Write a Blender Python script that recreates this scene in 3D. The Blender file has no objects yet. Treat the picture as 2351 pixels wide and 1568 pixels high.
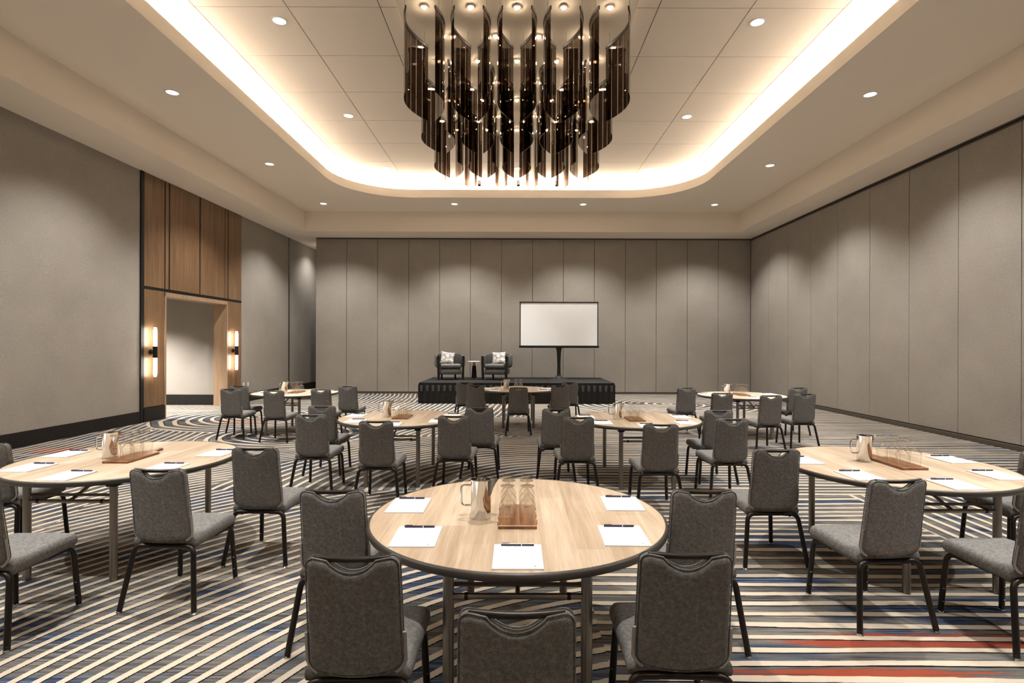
import bpy, bmesh, math, random
from mathutils import Vector, Matrix
random.seed(7)
PI = math.pi
C = bpy.context.scene.collection
scene = bpy.context.scene

# ------------------------------------------------------------------ materials
def mat(name, color=(.5, .5, .5), rough=.5, metal=0.0, spec=None, emit=None, estr=0.0):
    m = bpy.data.materials.new(name); m.use_nodes = True
    b = m.node_tree.nodes['Principled BSDF']
    b.inputs['Base Color'].default_value = (*color, 1)
    b.inputs['Roughness'].default_value = rough
    b.inputs['Metallic'].default_value = metal
    if spec is not None: b.inputs['Specular IOR Level'].default_value = spec
    if emit:
        b.inputs['Emission Color'].default_value = (*emit, 1)
        b.inputs['Emission Strength'].default_value = estr
    return m

class NT:
    """tiny helper to write node maths"""
    def __init__(s, m):
        s.m = m; s.t = m.node_tree; s.n = s.t.nodes; s.l = s.t.links
        s.bsdf = s.n.get('Principled BSDF')
    def node(s, kind, **kw):
        n = s.n.new(kind)
        for k, v in kw.items(): setattr(n, k, v)
        return n
    def put(s, sock, v):
        if isinstance(v, bpy.types.NodeSocket): s.l.new(v, sock)
        elif v is not None:
            if hasattr(sock.default_value, '__len__') and not hasattr(v, '__len__'): v = (v,)*len(sock.default_value)
            if hasattr(v, '__len__') and len(v) == 3 and len(sock.default_value) == 4: v = (*v, 1)
            sock.default_value = v
    def f(s, op, a, b=None, c=None):
        n = s.node('ShaderNodeMath', operation=op)
        s.put(n.inputs[0], a)
        if b is not None: s.put(n.inputs[1], b)
        if c is not None: s.put(n.inputs[2], c)
        return n.outputs[0]
    def coords(s):
        return s.node('ShaderNodeTexCoord').outputs['Object']
    def sep(s, v):
        n = s.node('ShaderNodeSeparateXYZ'); s.l.new(v, n.inputs[0]); return n.outputs
    def comb(s, x, y, z=0.0):
        n = s.node('ShaderNodeCombineXYZ')
        for i, v in enumerate((x, y, z)): s.put(n.inputs[i], v)
        return n.outputs[0]
    def mapping(s, v, scale=(1, 1, 1), loc=(0, 0, 0)):
        n = s.node('ShaderNodeMapping'); s.l.new(v, n.inputs[0])
        n.inputs['Scale'].default_value = scale; n.inputs['Location'].default_value = loc
        return n.outputs[0]
    def noise(s, v, scale=5, detail=2, rough=.5, dist=0):
        n = s.node('ShaderNodeTexNoise'); s.l.new(v, n.inputs['Vector'])
        n.inputs['Scale'].default_value = scale; n.inputs['Detail'].default_value = detail
        n.inputs['Roughness'].default_value = rough; n.inputs['Distortion'].default_value = dist
        return n.outputs[0]
    def ramp(s, fac, stops, interp='LINEAR'):
        n = s.node('ShaderNodeValToRGB'); s.l.new(fac, n.inputs[0])
        r = n.color_ramp; r.interpolation = interp
        while len(r.elements) < len(stops): r.elements.new(.5)
        for e, (p, c) in zip(r.elements, stops):
            e.position = p; e.color = (*c, 1) if hasattr(c, '__len__') else (c, c, c, 1)
        return n.outputs[0]
    def mix(s, fac, a, b, blend='MIX'):
        n = s.node('ShaderNodeMix', data_type='RGBA', blend_type=blend)
        s.put(n.inputs[0], fac); s.put(n.inputs[6], a); s.put(n.inputs[7], b)
        return n.outputs[2]
    def fmix(s, fac, a, b):
        n = s.node('ShaderNodeMix', data_type='FLOAT')
        s.put(n.inputs[0], fac); s.put(n.inputs[2], a); s.put(n.inputs[3], b)
        return n.outputs[0]
    def color(s, v): s.put(s.bsdf.inputs['Base Color'], v)
    def bump(s, h, strength=.3, dist=.01):
        n = s.node('ShaderNodeBump'); s.l.new(h, n.inputs['Height'])
        n.inputs['Strength'].default_value = strength; n.inputs['Distance'].default_value = dist
        s.l.new(n.outputs[0], s.bsdf.inputs['Normal'])

def fabric_wall(name, base):
    m = mat(name, base, .85, spec=.2); t = NT(m)
    co = t.coords()
    a = t.noise(t.mapping(co, (60, 60, 420)), 1.0, 2)
    b = t.noise(t.mapping(co, (420, 420, 50)), 1.0, 2)
    w = t.f('ADD', t.f('MULTIPLY', a, .5), t.f('MULTIPLY', b, .5))
    big = t.noise(co, 1.3, 2)
    w2 = t.f('ADD', w, t.f('MULTIPLY', t.f('SUBTRACT', big, .5), .12))
    lo = tuple(c*.55 for c in base); hi = tuple(c*1.45 for c in base)
    t.color(t.ramp(w2, [(.3, lo), (.5, base), (.7, hi)]))
    t.bump(w, .05, .002)
    return m

M = {}
M['wall'] = fabric_wall('wall_fabric', (.29, .262, .23))
M['paint'] = mat('ceiling_paint', (.86, .775, .67), .9, spec=.15)
M['tile'] = mat('ceiling_tile_paint', (.87, .785, .685), .95, spec=.1)
t = NT(M['tile']); t.bump(t.noise(t.coords(), 160, 2), .15, .002)
M['seam'] = mat('seam_grey', (.33, .28, .235), .9)
M['gap'] = mat('panel_gap', (.035, .03, .026), .8)
M['base'] = mat('dark_base', (.011, .009, .008), .55, spec=.25)
M['track'] = mat('bronze_track', (.09, .075, .058), .5, .3)

def wood(name, c0, c1, c2, rough=.45, scale=1.0, axis='Y', plank=0.0):
    m = mat(name, c1, rough); t = NT(m); co = t.coords()
    st = {'Y': (22, 1.2, 22), 'Z': (22, 22, 1.2), 'X': (1.2, 22, 22)}[axis]
    st = tuple(s*scale for s in st)
    n1 = t.noise(t.mapping(co, st), 1.0, 4, .6, .6)
    n2 = t.noise(t.mapping(co, tuple(s*5 for s in st)), 1.0, 2)
    v = t.f('ADD', t.f('MULTIPLY', n1, .75), t.f('MULTIPLY', n2, .25))
    if plank:
        x, y, z = t.sep(co)
        k = t.f('FLOOR', t.f('DIVIDE', x, plank))
        row = t.node('ShaderNodeTexWhiteNoise', noise_dimensions='2D')
        off = t.node('ShaderNodeTexWhiteNoise', noise_dimensions='1D'); t.l.new(k, off.inputs['W'])
        seg = t.f('FLOOR', t.f('ADD', t.f('MULTIPLY', y, .8), t.f('MULTIPLY', off.outputs[0], 5)))
        t.l.new(t.comb(k, seg), row.inputs['Vector'])
        v = t.f('ADD', v, t.f('MULTIPLY', t.f('SUBTRACT', row.outputs[0], .5), .2))
    col = t.ramp(v, [(.3, c0), (.5, c1), (.68, c2)])
    if plank:
        fx = t.f('FRACT', t.f('DIVIDE', x, plank))
        line = t.f('LESS_THAN', fx, .035)
        lightline = t.f('MULTIPLY', line, t.f('GREATER_THAN', off.outputs[0], .35))
        col = t.mix(t.f('MULTIPLY', lightline, .55), col, c2)
    t.color(col)
    t.bump(v, .05, .002)
    return m
M['tabletop'] = wood('oak_laminate', (.335, .245, .16), (.46, .355, .25), (.58, .475, .36), .38, 1.0, 'Y', .135)
M['panel'] = wood('walnut_panel', (.115, .062, .030), (.17, .098, .049), (.215, .13, .068), .42, .6, 'Z')
M['jamb'] = wood('oak_jamb', (.25, .16, .095), (.32, .21, .13), (.38, .26, .165), .45, .6, 'Z')
M['board'] = wood('acacia_board', (.06, .02, .008), (.20, .075, .025), (.34, .16, .06), .3, 1.6, 'Y')

m = mat('chair_fabric', (.1, .095, .085), .95, spec=.15); M['fabric'] = m; t = NT(m); co = t.coords()
n1 = t.noise(co, 620, 2, .7); n2 = t.noise(co, 60, 2)
v = t.f('ADD', t.f('MULTIPLY', n1, .8), t.f('MULTIPLY', n2, .2))
t.color(t.ramp(v, [(.33, (.034, .033, .032)), (.5, (.135, .132, .127)), (.68, (.36, .352, .34))]))
t.bump(n1, .22, .003)

M['bronze'] = mat('dark_bronze', (.018, .014, .012), .36, .5)
M['black'] = mat('black_coat', (.008, .0075, .007), .5, spec=.3)
M['trim'] = mat('grey_trim', (.33, .31, .30), .35, .5)
M['steel'] = mat('brushed_steel', (.25, .225, .20), .32, .9)
M['chrome'] = mat('chrome', (.68, .70, .72), .05, 1.0)
M['edge'] = mat('table_edge', (.045, .038, .032), .4)
M['paper'] = mat('paper', (.84, .85, .87), .7, spec=.2)
M['ink'] = mat('ink', (.10, .10, .12), .7)
M['faint'] = mat('faint_ink', (.55, .54, .50), .7)
M['pen'] = mat('navy_pen', (.02, .018, .055), .3)
M['pensilver'] = mat('pen_clip', (.6, .7, .85), .25, .8)
M['deck'] = mat('stage_deck', (.014, .014, .014), .8, spec=.2)
t = NT(M['deck']); t.bump(t.noise(t.coords(), 120, 2), .3, .003)
M['skirt'] = mat('stage_skirt', (.006, .006, .006), .85)
M['tab'] = mat('skirt_tab', (.055, .055, .055), .7)
M['leather'] = mat('grey_leather', (.085, .083, .080), .38)
t = NT(M['leather']); t.bump(t.noise(t.coords(), 90, 3), .12, .004)
M['darkwood'] = mat('espresso_wood', (.010, .006, .005), .35)
M['marble'] = mat('white_top', (.80, .77, .70), .3)
M['brass'] = mat('brass', (.55, .33, .11), .3, .9)
m = mat('floral_print', (.8, .78, .75), .85); M['floral'] = m; t = NT(m); co = t.coords()
a = t.noise(co, 9, 1); b = t.noise(co, 42, 4, .7, 2.0)
mask = t.f('MULTIPLY', t.f('GREATER_THAN', b, .5), t.f('GREATER_THAN', a, .46))
t.color(t.mix(mask, (.82, .80, .76), (.06, .055, .05)))
M['screen'] = mat('screen_white', (.90, .92, .93), .8, spec=.1)
M['plate'] = mat('white_plate', (.8, .78, .74), .4)
M['canopy'] = mat('chandelier_canopy', (.86, .76, .65), .85)
M['wire'] = mat('wire', (.2, .17, .14), .4, .6)

def emission(name, col, s):
    m = bpy.data.materials.new(name); m.use_nodes = True; n = m.node_tree.nodes
    n.remove(n['Principled BSDF']); e = n.new('ShaderNodeEmission')
    e.inputs[0].default_value = (*col, 1); e.inputs[1].default_value = s
    m.node_tree.links.new(e.outputs[0], n['Material Output'].inputs[0]); return m
WARM = (1.0, .965, .915)
M['lens'] = emission('downlight_lens', (1, .93, .83), 2.6)
M['bulb'] = emission('chandelier_bulb', (1, .80, .56), 160)
M['led'] = emission('cove_led', (1, .905, .79), 130)
M['tube'] = emission('sconce_tube', (1, .86, .70), 20)

def glassy(name, tint, refl_col, fres=1.45, edge=None):
    m = bpy.data.materials.new(name); m.use_nodes = True; t = NT(m); n = t.n
    n.remove(n['Principled BSDF'])
    tr = n.new('ShaderNodeBsdfTransparent'); gl = n.new('ShaderNodeBsdfGlossy')
    t.put(gl.inputs['Color'], refl_col); gl.inputs['Roughness'].default_value = .02
    lw = n.new('ShaderNodeLayerWeight'); lw.inputs[0].default_value = .5
    if edge: t.put(tr.inputs[0], t.mix(t.f('POWER', lw.outputs['Facing'], 5.0), tint, edge))
    else: t.put(tr.inputs[0], tint)
    fc = t.f('POWER', lw.outputs['Facing'], fres)
    rf = t.f('ADD', .085, t.f('MULTIPLY', fc, .75))
    mx = n.new('ShaderNodeMixShader')
    t.l.new(rf, mx.inputs[0]); t.l.new(tr.outputs[0], mx.inputs[1]); t.l.new(gl.outputs[0], mx.inputs[2])
    t.l.new(mx.outputs[0], n['Material Output'].inputs[0]); return m
M['smoke'] = glassy('smoked_glass', (.29, .235, .195), (1, .95, .88), 4.0)
M['goblet'] = glassy('clear_glass', (.975, .97, .955), (1, 1, 1), 4.0, (.20, .18, .16))

# ------------------------------------------------------------------ carpet
m = mat('patterned_carpet', (.2, .2, .2), .95, spec=.1); M['carpet'] = m
t = NT(m); co = t.coords(); X, Y, Z = t.sep(co)
def dist(cx, cy):
    dx = t.f('SUBTRACT', X, cx); dy = t.f('SUBTRACT', Y, cy)
    return t.f('SQRT', t.f('ADD', t.f('MULTIPLY', dx, dx), t.f('MULTIPLY', dy, dy)))
def AND(*a):
    r = a[0]
    for b in a[1:]: r = t.f('MULTIPLY', r, b)
    return r
lt = lambda a, b: t.f('LESS_THAN', a, b)
gt = lambda a, b: t.f('GREATER_THAN', a, b)
wob = t.noise(t.mapping(co, (.35, 2.6, 1)), 1.0, 2)
wob2 = t.noise(t.mapping(co, (.12, .9, 1), (3, 1, 0)), 1.0, 1)
base_phi = t.f('ADD', Y, t.f('ADD', t.f('MULTIPLY', t.f('SUBTRACT', wob, .5), .12), t.f('MULTIPLY', t.f('SUBTRACT', wob2, .5), .35)))
phi = base_phi
jit = t.f('MULTIPLY', t.f('SUBTRACT', t.noise(co, .9, 1), .5), .12)
def layer(mask, p):
    global phi
    phi = t.fmix(mask, phi, t.f('ADD', p, jit))
layer(lt(X, .5), t.f('ADD', t.f('ADD', dist(.5, 1.62), 1.62), t.f('MULTIPLY', t.f('SUBTRACT', .5, X), .25)))
layer(AND(lt(X, .56), gt(Y, 6.35), lt(dist(.56, 6.35), 4.2)), dist(.56, 6.35))
layer(AND(lt(X, .1), gt(Y, 10.1), lt(dist(.1, 10.1), 5.2)), dist(.1, 10.1))
dv = t.f('SUBTRACT', Y, 8.2)
layer(AND(lt(X, t.f('SUBTRACT', -4.25, t.f('MULTIPLY', .28, t.f('SUBTRACT', Y, 4.8)))), gt(Y, 4.4), lt(Y, 12.2)),
      t.f('ADD', X, t.f('MULTIPLY', .05, t.f('MULTIPLY', dv, dv))))
layer(lt(dist(-5.9, 12.8), 2.3), t.f('MULTIPLY', dist(-5.9, 12.8), .62))
layer(lt(dist(-4.3, 10.3), 1.55), t.f('MULTIPLY', dist(-4.3, 10.3), .72))
layer(AND(lt(X, .2), gt(X, -5.2), gt(Y, 12.9), lt(Y, 19)), t.f('ADD', X, t.f('MULTIPLY', .03, t.f('MULTIPLY', t.f('SUBTRACT', Y, 16), t.f('SUBTRACT', Y, 16)))))
layer(lt(dist(4.4, 15.9), 2.9), t.f('MULTIPLY', dist(4.4, 15.9), .65))
layer(AND(gt(X, 1.6), lt(X, 6.5), gt(Y, 12.2), lt(dist(4.2, 11.4), 3.2)), dist(4.2, 11.4))
layer(AND(gt(X, t.f('ADD', 3.78, t.f('MULTIPLY', .0, Y))), gt(Y, 4.3), lt(Y, 6.2)), X)
fr = t.f('FRACT', t.f('DIVIDE', phi, .149))
rag = t.f('MULTIPLY', t.f('SUBTRACT', t.noise(t.mapping(co, (6, 220, 1)), 1.0, 1), .5), .10)
fr = t.f('ADD', fr, rag)
cream = AND(gt(fr, .30), lt(fr, .655))
dark = AND(gt(fr, .215), lt(fr, .30))
# space-dyed ground: streaks that always run across the room
st1 = t.noise(t.mapping(co, (1.3, 55, 1)), 1.0, 5, .65)
st2 = t.noise(t.mapping(co, (5, 260, 1), (5, 2, 0)), 1.0, 2)
blot = t.noise(t.mapping(co, (.55, 2.4, 1), (1.7, 4.2, 0)), 1.0, 2)
v = t.f('ADD', t.f('ADD', t.f('MULTIPLY', st1, .55), t.f('MULTIPLY', st2, .26)), t.f('MULTIPLY', blot, .34))
ground = t.ramp(v, [(.42, (.010, .012, .020)), (.49, (.048, .048, .050)), (.56, (.110, .106, .100)),
                    (.63, (.18, .167, .15)), (.72, (.33, .30, .26))])
bl2 = t.noise(t.mapping(co, (.7, 2.6, 1), (9.7, 1.2, 0)), 1.0, 2)
bmask = t.f('MULTIPLY', t.ramp(t.f('ADD', t.f('MULTIPLY', bl2, .8), t.f('MULTIPLY', st1, .35)), [(.60, 0.0), (.66, 1.0)]), 1.0)
bcol = t.ramp(st1, [(.38, (.010, .013, .032)), (.52, (.032, .046, .082)), (.62, (.11, .155, .22))])
ground = t.mix(bmask, ground, bcol)
# rust flashes
def blob(cx, cy, rx, ry):
    a = t.f('DIVIDE', t.f('SUBTRACT', X, cx), rx); b = t.f('DIVIDE', t.f('SUBTRACT', Y, cy), ry)
    return t.f('SUBTRACT', 1.0, t.f('ADD', t.f('MULTIPLY', a, a), t.f('MULTIPLY', b, b)))
rb = t.f('MAXIMUM', t.f('MAXIMUM', blob(2.55, 3.13, 1.1, .09), blob(1.75, 2.82, .9, .05)),
         t.f('MAXIMUM', blob(-7.0, 8.7, .9, .25), blob(-6.0, 12.0, .8, .2)))
rmask = gt(t.f('ADD', rb, t.f('ADD', t.f('MULTIPLY', t.f('SUBTRACT', st1, .5), 5.0), t.f('MULTIPLY', t.f('SUBTRACT', st2, .5), 2.0))), .3)
rmask = AND(rmask, gt(rb, -.6))
ground = t.mix(rmask, ground, (.26, .055, .03))
creamc = t.mix(t.f('MULTIPLY', st2, .55), (.61, .525, .42), (.39, .33, .255))
col = t.mix(cream, ground, creamc)
col = t.mix(dark, col, (.008, .008, .010))
pile = t.noise(co, 260, 2)
col = t.mix(t.f('MULTIPLY', t.f('SUBTRACT', 1.0, pile), .45), col, (0.0, 0.0, 0.0))
t.color(col)
t.bump(pile, .4, .006)

# ------------------------------------------------------------------ mesh helpers
def link(name, bm, m, parent=None, smooth=None):
    me = bpy.data.meshes.new(name); bm.normal_update(); bm.to_mesh(me); bm.free()
    if m is not None: me.materials.append(M[m] if isinstance(m, str) else m)
    if smooth is not None:
        for p in me.polygons: p.use_smooth = True
        me.set_sharp_from_angle(angle=math.radians(smooth))
    o = bpy.data.objects.new(name, me); C.objects.link(o)
    if parent: o.parent = parent
    return o
def thing(name, label, cat, loc=(0, 0, 0), rotz=0, group=None):
    o = bpy.data.objects.new(name, None); C.objects.link(o); o.empty_display_size = .1
    o.location = loc; o.rotation_euler = (0, 0, rotz)
    return tag(o, label, cat, group)
def tag(o, label, cat, group=None):
    o['label'] = label; o['category'] = cat
    if group: o['group'] = group
    return o
def structure(name, bm, m, parent=None, smooth=None):
    o = link(name, bm, m, parent, smooth)
    if not parent: o['kind'] = 'structure'
    return o
def copy_tree(o, parent=None):
    c = o.copy(); C.objects.link(c)
    if parent: c.parent = parent
    for ch in [x for x in o.children]: copy_tree(ch, c)
    return c
def box(bm, x0, x1, y0, y1, z0, z1, bev=0, f=None):
    vs = [Vector((x, y, z)) for x in (x0, x1) for y in (y0, y1) for z in (z0, z1)]
    if f: vs = [Vector(f(*v)) for v in vs]
    v = [bm.verts.new(p) for p in vs]
    q = [(0, 1, 3, 2), (4, 6, 7, 5), (0, 4, 5, 1), (2, 3, 7, 6), (0, 2, 6, 4), (1, 5, 7, 3)]
    fs = [bm.faces.new([v[i] for i in k]) for k in q]
    if bev:
        es = list({e for fc in fs for e in fc.edges})
        bmesh.ops.bevel(bm, geom=es, offset=bev, segments=2, affect='EDGES', profile=.5)
    return bm
def B(*a, **k): return box(bmesh.new(), *a, **k)
def smooth_path(pts, rad, n=5):
    """round the corners of a polyline"""
    P = [Vector(p) for p in pts]; out = [P[0]]
    for i in range(1, len(P)-1):
        a = P[i-1]-P[i]; b = P[i+1]-P[i]
        r = min(rad, a.length*.48, b.length*.48)
        p0 = P[i]+a.normalized()*r; p2 = P[i]+b.normalized()*r
        for k in range(n+1):
            s = k/n; out.append(p0*(1-s)**2 + P[i]*2*s*(1-s) + p2*s*s)
    out.append(P[-1]); return out
def tube(bm, pts, r, seg=10, ry=None, caps=True, closed=False):
    P = [Vector(p) for p in pts]; n = len(P); rings = []
    ref = None
    for i, p in enumerate(P):
        if closed: d = (P[(i+1) % n]-P[i-1])
        else: d = P[min(i+1, n-1)]-P[max(i-1, 0)]
        d.normalize()
        if ref is None:
            ref = Vector((0, 0, 1)) if abs(d.z) < .9 else Vector((0, 1, 0))
        u = ref-d*ref.dot(d)
        u.normalize(); ref = u; w = d.cross(u)
        rr = r(i/(n-1)) if callable(r) else r
        r2 = rr if ry is None else ry
        rings.append([bm.verts.new(p+u*(math.cos(2*PI*k/seg)*rr)+w*(math.sin(2*PI*k/seg)*r2)) for k in range(seg)])
    m_ = n if closed else n-1
    for i in range(m_):
        a, b = rings[i], rings[(i+1) % n]
        for k in range(seg): bm.faces.new((a[k], a[(k+1) % seg], b[(k+1) % seg], b[k]))
    if caps and not closed:
        bm.faces.new(rings[0][::-1]); bm.faces.new(rings[-1])
    return bm
def T(*a, **k): return tube(bmesh.new(), *a, **k)
def lathe(bm, prof, seg=24, cx=0, cy=0, cz=0):
    rings = []
    for r, z in prof:
        if r < 1e-5: rings.append([bm.verts.new((cx, cy, cz+z))])
        else: rings.append([bm.verts.new((cx+r*math.cos(2*PI*k/seg), cy+r*math.sin(2*PI*k/seg), cz+z)) for k in range(seg)])
    for a, b in zip(rings, rings[1:]):
        for k in range(seg):
            k2 = (k+1) % seg
            if len(a) == 1 and len(b) == 1: continue
            if len(a) == 1: bm.faces.new((a[0], b[k2], b[k]))
            elif len(b) == 1: bm.faces.new((a[k], a[k2], b[0]))
            else: bm.faces.new((a[k], a[k2], b[k2], b[k]))
    bmesh.ops.recalc_face_normals(bm, faces=bm.faces[:])
    return bm
def L(*a, **k): return lathe(bmesh.new(), *a, **k)
def prism(bm, poly, z0, z1, f=None):
    a = [bm.verts.new(f(x, y, z0) if f else (x, y, z0)) for x, y in poly]
    b = [bm.verts.new(f(x, y, z1) if f else (x, y, z1)) for x, y in poly]
    bm.faces.new(a[::-1]); bm.faces.new(b); n = len(poly)
    for i in range(n): bm.faces.new((a[i], a[(i+1) % n], b[(i+1) % n], b[i]))
    return bm
def slab(bm, xs, zb, zt, T_, r, rows, warp):
    """upholstered slab: outline between zb(x) and zt(x), softly rounded edge, closed"""
    ts = [.5-.5*math.cos(PI*i/rows) for i in range(rows+1)]
    x0, x1 = xs[0], xs[-1]; F = []; K = []
    for x in xs:
        fr_, bk = [], []
        for q in ts:
            b, tp = zb(x), zt(x); z = b+(tp-b)*q
            d = max(0, min(x-x0, x1-x, z-b, tp-z)); e = 1-min(d/r, 1)
            h = T_*math.sqrt(max(0, 1-e*e))
            va = bm.verts.new(warp(x, z, h)); fr_.append(va)
            bk.append(va if h < 1e-6 else bm.verts.new(warp(x, z, -h)))
        F.append(fr_); K.append(bk)
    for i in range(len(xs)-1):
        for j in range(rows):
            for G, flip in ((F, False), (K, True)):
                q = [G[i][j], G[i+1][j], G[i+1][j+1], G[i][j+1]]
                if flip: q = q[::-1]
                try: bm.faces.new(q)
                except ValueError: pass
    bmesh.ops.remove_doubles(bm, verts=bm.verts[:], dist=1e-5)
    bmesh.ops.recalc_face_normals(bm, faces=bm.faces[:])
    return bm
def edgexs(w, r, n_in, n_c=6):
    a = [-w+r*(1-math.cos(PI/2*i/n_c)) for i in range(n_c)]
    mid = [-w+r+(2*w-2*r)*i/n_in for i in range(n_in+1)]
    return a+mid+[-x for x in a[::-1]]

# ------------------------------------------------------------------ the room
S = .9337; H = 1.69
BACK, RIGHT = 19.05, 8.19
ZSOF, ZCEIL, ZLIP, ZTOP = 5.425, 6.078, 6.315, 6.73
FRONT = -9.0
SL = .0185
lw = lambda s: -8.282+SL*s
LW = lambda n, s, z: (lw(s)+n, s, z)          # along the left wall: n into the room

bm = bmesh.new(); box(bm, -14, 9, FRONT-.2, 26, -.1, 0)
structure('floor', bm, 'carpet')

# left wall
bm = bmesh.new()
for s0, s1, z0, z1 in ((FRONT, 11.70, 0, 5.6), (15.84, 19.0, 0, 5.6), (19.06, 25, 0, 5.6), (11.70, 12.50, 0, 5.6), (15.07, 15.84, 0, 5.6), (12.5, 15.07, 2.80, 5.6)):
    deep = -.02 if (s0 >= 11.7 and s1 <= 15.84) else 0
    box(bm, -.33, deep, s0, s1, z0, z1, f=LW)
wl = structure('wall_left', bm, 'wall')
link('seam_strip', B(-.3, .012, 18.985, 19.075, .0, 5.42, f=LW), 'track', wl)
bm = bmesh.new(); box(bm, 0.0, .022, FRONT, 11.70, 0, .25, f=LW); box(bm, 0, .022, 15.84, 18.3, 0, .25, f=LW); box(bm, 0, .022, 19.08, 25, 0, .25, f=LW)
structure('baseboard_left', bm, 'base')

# entry portal in the left wall
bm = bmesh.new()
box(bm, -.34, .03, 12.465, 12.515, 0, 2.88, f=LW); box(bm, -.34, .03, 15.055, 15.105, 0, 2.88, f=LW); box(bm, -.34, .03, 12.465, 15.105, 2.79, 2.885, f=LW)
door = structure('door_1', bm, 'jamb'); door['label'] = 'wood framed doorway in the left wall'
for s0, s1 in ((11.795, 12.455), (12.495, 12.605), (12.65, 13.79), (13.84, 14.94), (14.975, 15.085), (15.135, 15.815)):
    link('wood_panel', B(-.02, .02, s0, s1, 2.955, 5.42, .003, f=LW), 'panel', door)
for s0, s1 in ((11.795, 12.455), (15.135, 15.815)):
    link('wood_panel', B(-.02, .02, s0, s1, .315, 2.895, .003, f=LW), 'panel', door)
    link('plinth', B(-.02, .045, s0-.02, s1+.005, 0, .295, .004, f=LW), 'base', door)
bm = bmesh.new(); box(bm, -.02, .008, 11.70, 15.84, .0, 5.42, f=LW)
bm2 = bmesh.new()
box(bm2, -.02, .008, 11.70, 12.47, 0, 5.42, f=LW); box(bm2, -.02, .008, 15.10, 15.84, 0, 5.42, f=LW); box(bm2, -.02, .008, 12.47, 15.10, 2.885, 5.42, f=LW)
box(bm2, -.02, .03, 11.69, 11.785, 0, 5.42, f=LW); box(bm2, -.02, .026, 11.785, 15.82, 2.90, 2.945, f=LW)
bm.free()
link('shadow_gap', bm2, 'black', door)

# vestibule behind the doorway
bm = bmesh.new(); box(bm, -13.2, lw(15.2)-.33, 15.25, 15.4, 0, 3.2)
wv = structure('wall_vestibule', bm, 'wall')
structure('wall_vestibule_side', B(-13.35, -13.2, 9, 15.4, 0, 3.2), 'wall')
structure('wall_vestibule_near', B(-13.2, lw(9)-.33, 8.85, 9.0, 0, 3.2), 'wall')
structure('ceiling_vestibule', B(-13.35, lw(12)-.33, 8.85, 15.4, 3.2, 3.3), 'paint')
structure('baseboard_vestibule', B(-13.2, lw(15.2)-.33, 15.225, 15.25, 0, .29), 'base')

# back wall of folding partition panels
bm = bmesh.new(); box(bm, -6.98, RIGHT+.1, BACK+.012, BACK+.16, 0, ZSOF+.1)
wb = structure('wall_back', bm, 'gap')
bx = [-6.985]+[(796+71*i-1185)/1253*BACK for i in range(13)]+[RIGHT-.02]
for a, b in zip(bx, bx[1:]):
    link('partition_panel', B(a+.006, b-.006, BACK-.03, BACK+.02, .07, ZSOF-.045, .004), 'wall', wb)
structure('trim_1', B(-6.98, RIGHT, BACK-.02, BACK+.02, 0, .065), 'track')
structure('trim_2', B(-6.98, RIGHT, BACK-.035, BACK+.02, ZSOF-.035, ZSOF), 'track')
structure('wall_passage', B(-9, -6.98, 24.8, 24.95, 0, 5.6), 'wall')
structure('wall_passage_side', B(-6.98, -6.85, BACK+.16, 24.95, 0, 5.6), 'wall')

# right wall of folding partition panels
bm = bmesh.new(); box(bm, RIGHT+.012, RIGHT+.16, FRONT, BACK+.16, 0, ZSOF+.1)
wr = structure('wall_right', bm, 'gap')
ys = [BACK-.06]+[17.65-1.262*i for i in range(21)]
for a, b in zip(ys, ys[1:]):
    link('partition_panel', B(RIGHT-.03, RIGHT+.02, b+.006, a-.006, .10, ZSOF-.085, .004), 'wall', wr)
structure('baseboard_right', B(RIGHT-.06, RIGHT+.02, FRONT, BACK-.04, 0, .085, .006), 'track')
bm = bmesh.new(); box(bm, RIGHT-.035, RIGHT+.02, FRONT, BACK-.04, ZSOF-.03, ZSOF); box(bm, RIGHT-.02, RIGHT+.02, FRONT, BACK-.04, ZSOF-.08, ZSOF-.045)
structure('trim_3', bm, 'track')
structure('wall_front', B(-9, RIGHT+.1, FRONT-.15, FRONT, 0, 5.6), 'wall')

# soffits and dropped ceiling ring
FX = lambda s: -7.295+SL*s
FB, FR_ = 17.93, 7.31
bm = bmesh.new()
fl = lambda x, y, z: (FX(y)+x if x >= 0 else lw(y)+x+.05, y, z)
box(bm, -.4, 0, FRONT, 25, ZSOF, ZCEIL+.2, f=lambda x, y, z: ((FX(y) if x == 0 else lw(y)-.35), y, z))
box(bm, FR_, RIGHT+.2, FRONT, BACK+.2, ZSOF, ZCEIL+.2)
vs = [(FX(FB), FB), (FR_, FB), (FR_, BACK+.2), (FX(BACK+.2), BACK+.2)]
prism(bm, vs, ZSOF, ZCEIL+.2)
bmesh.ops.recalc_face_normals(bm, faces=bm.faces[:])
structure('trim_4', bm, 'paint')['label'] = 'painted soffit around the room'

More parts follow.
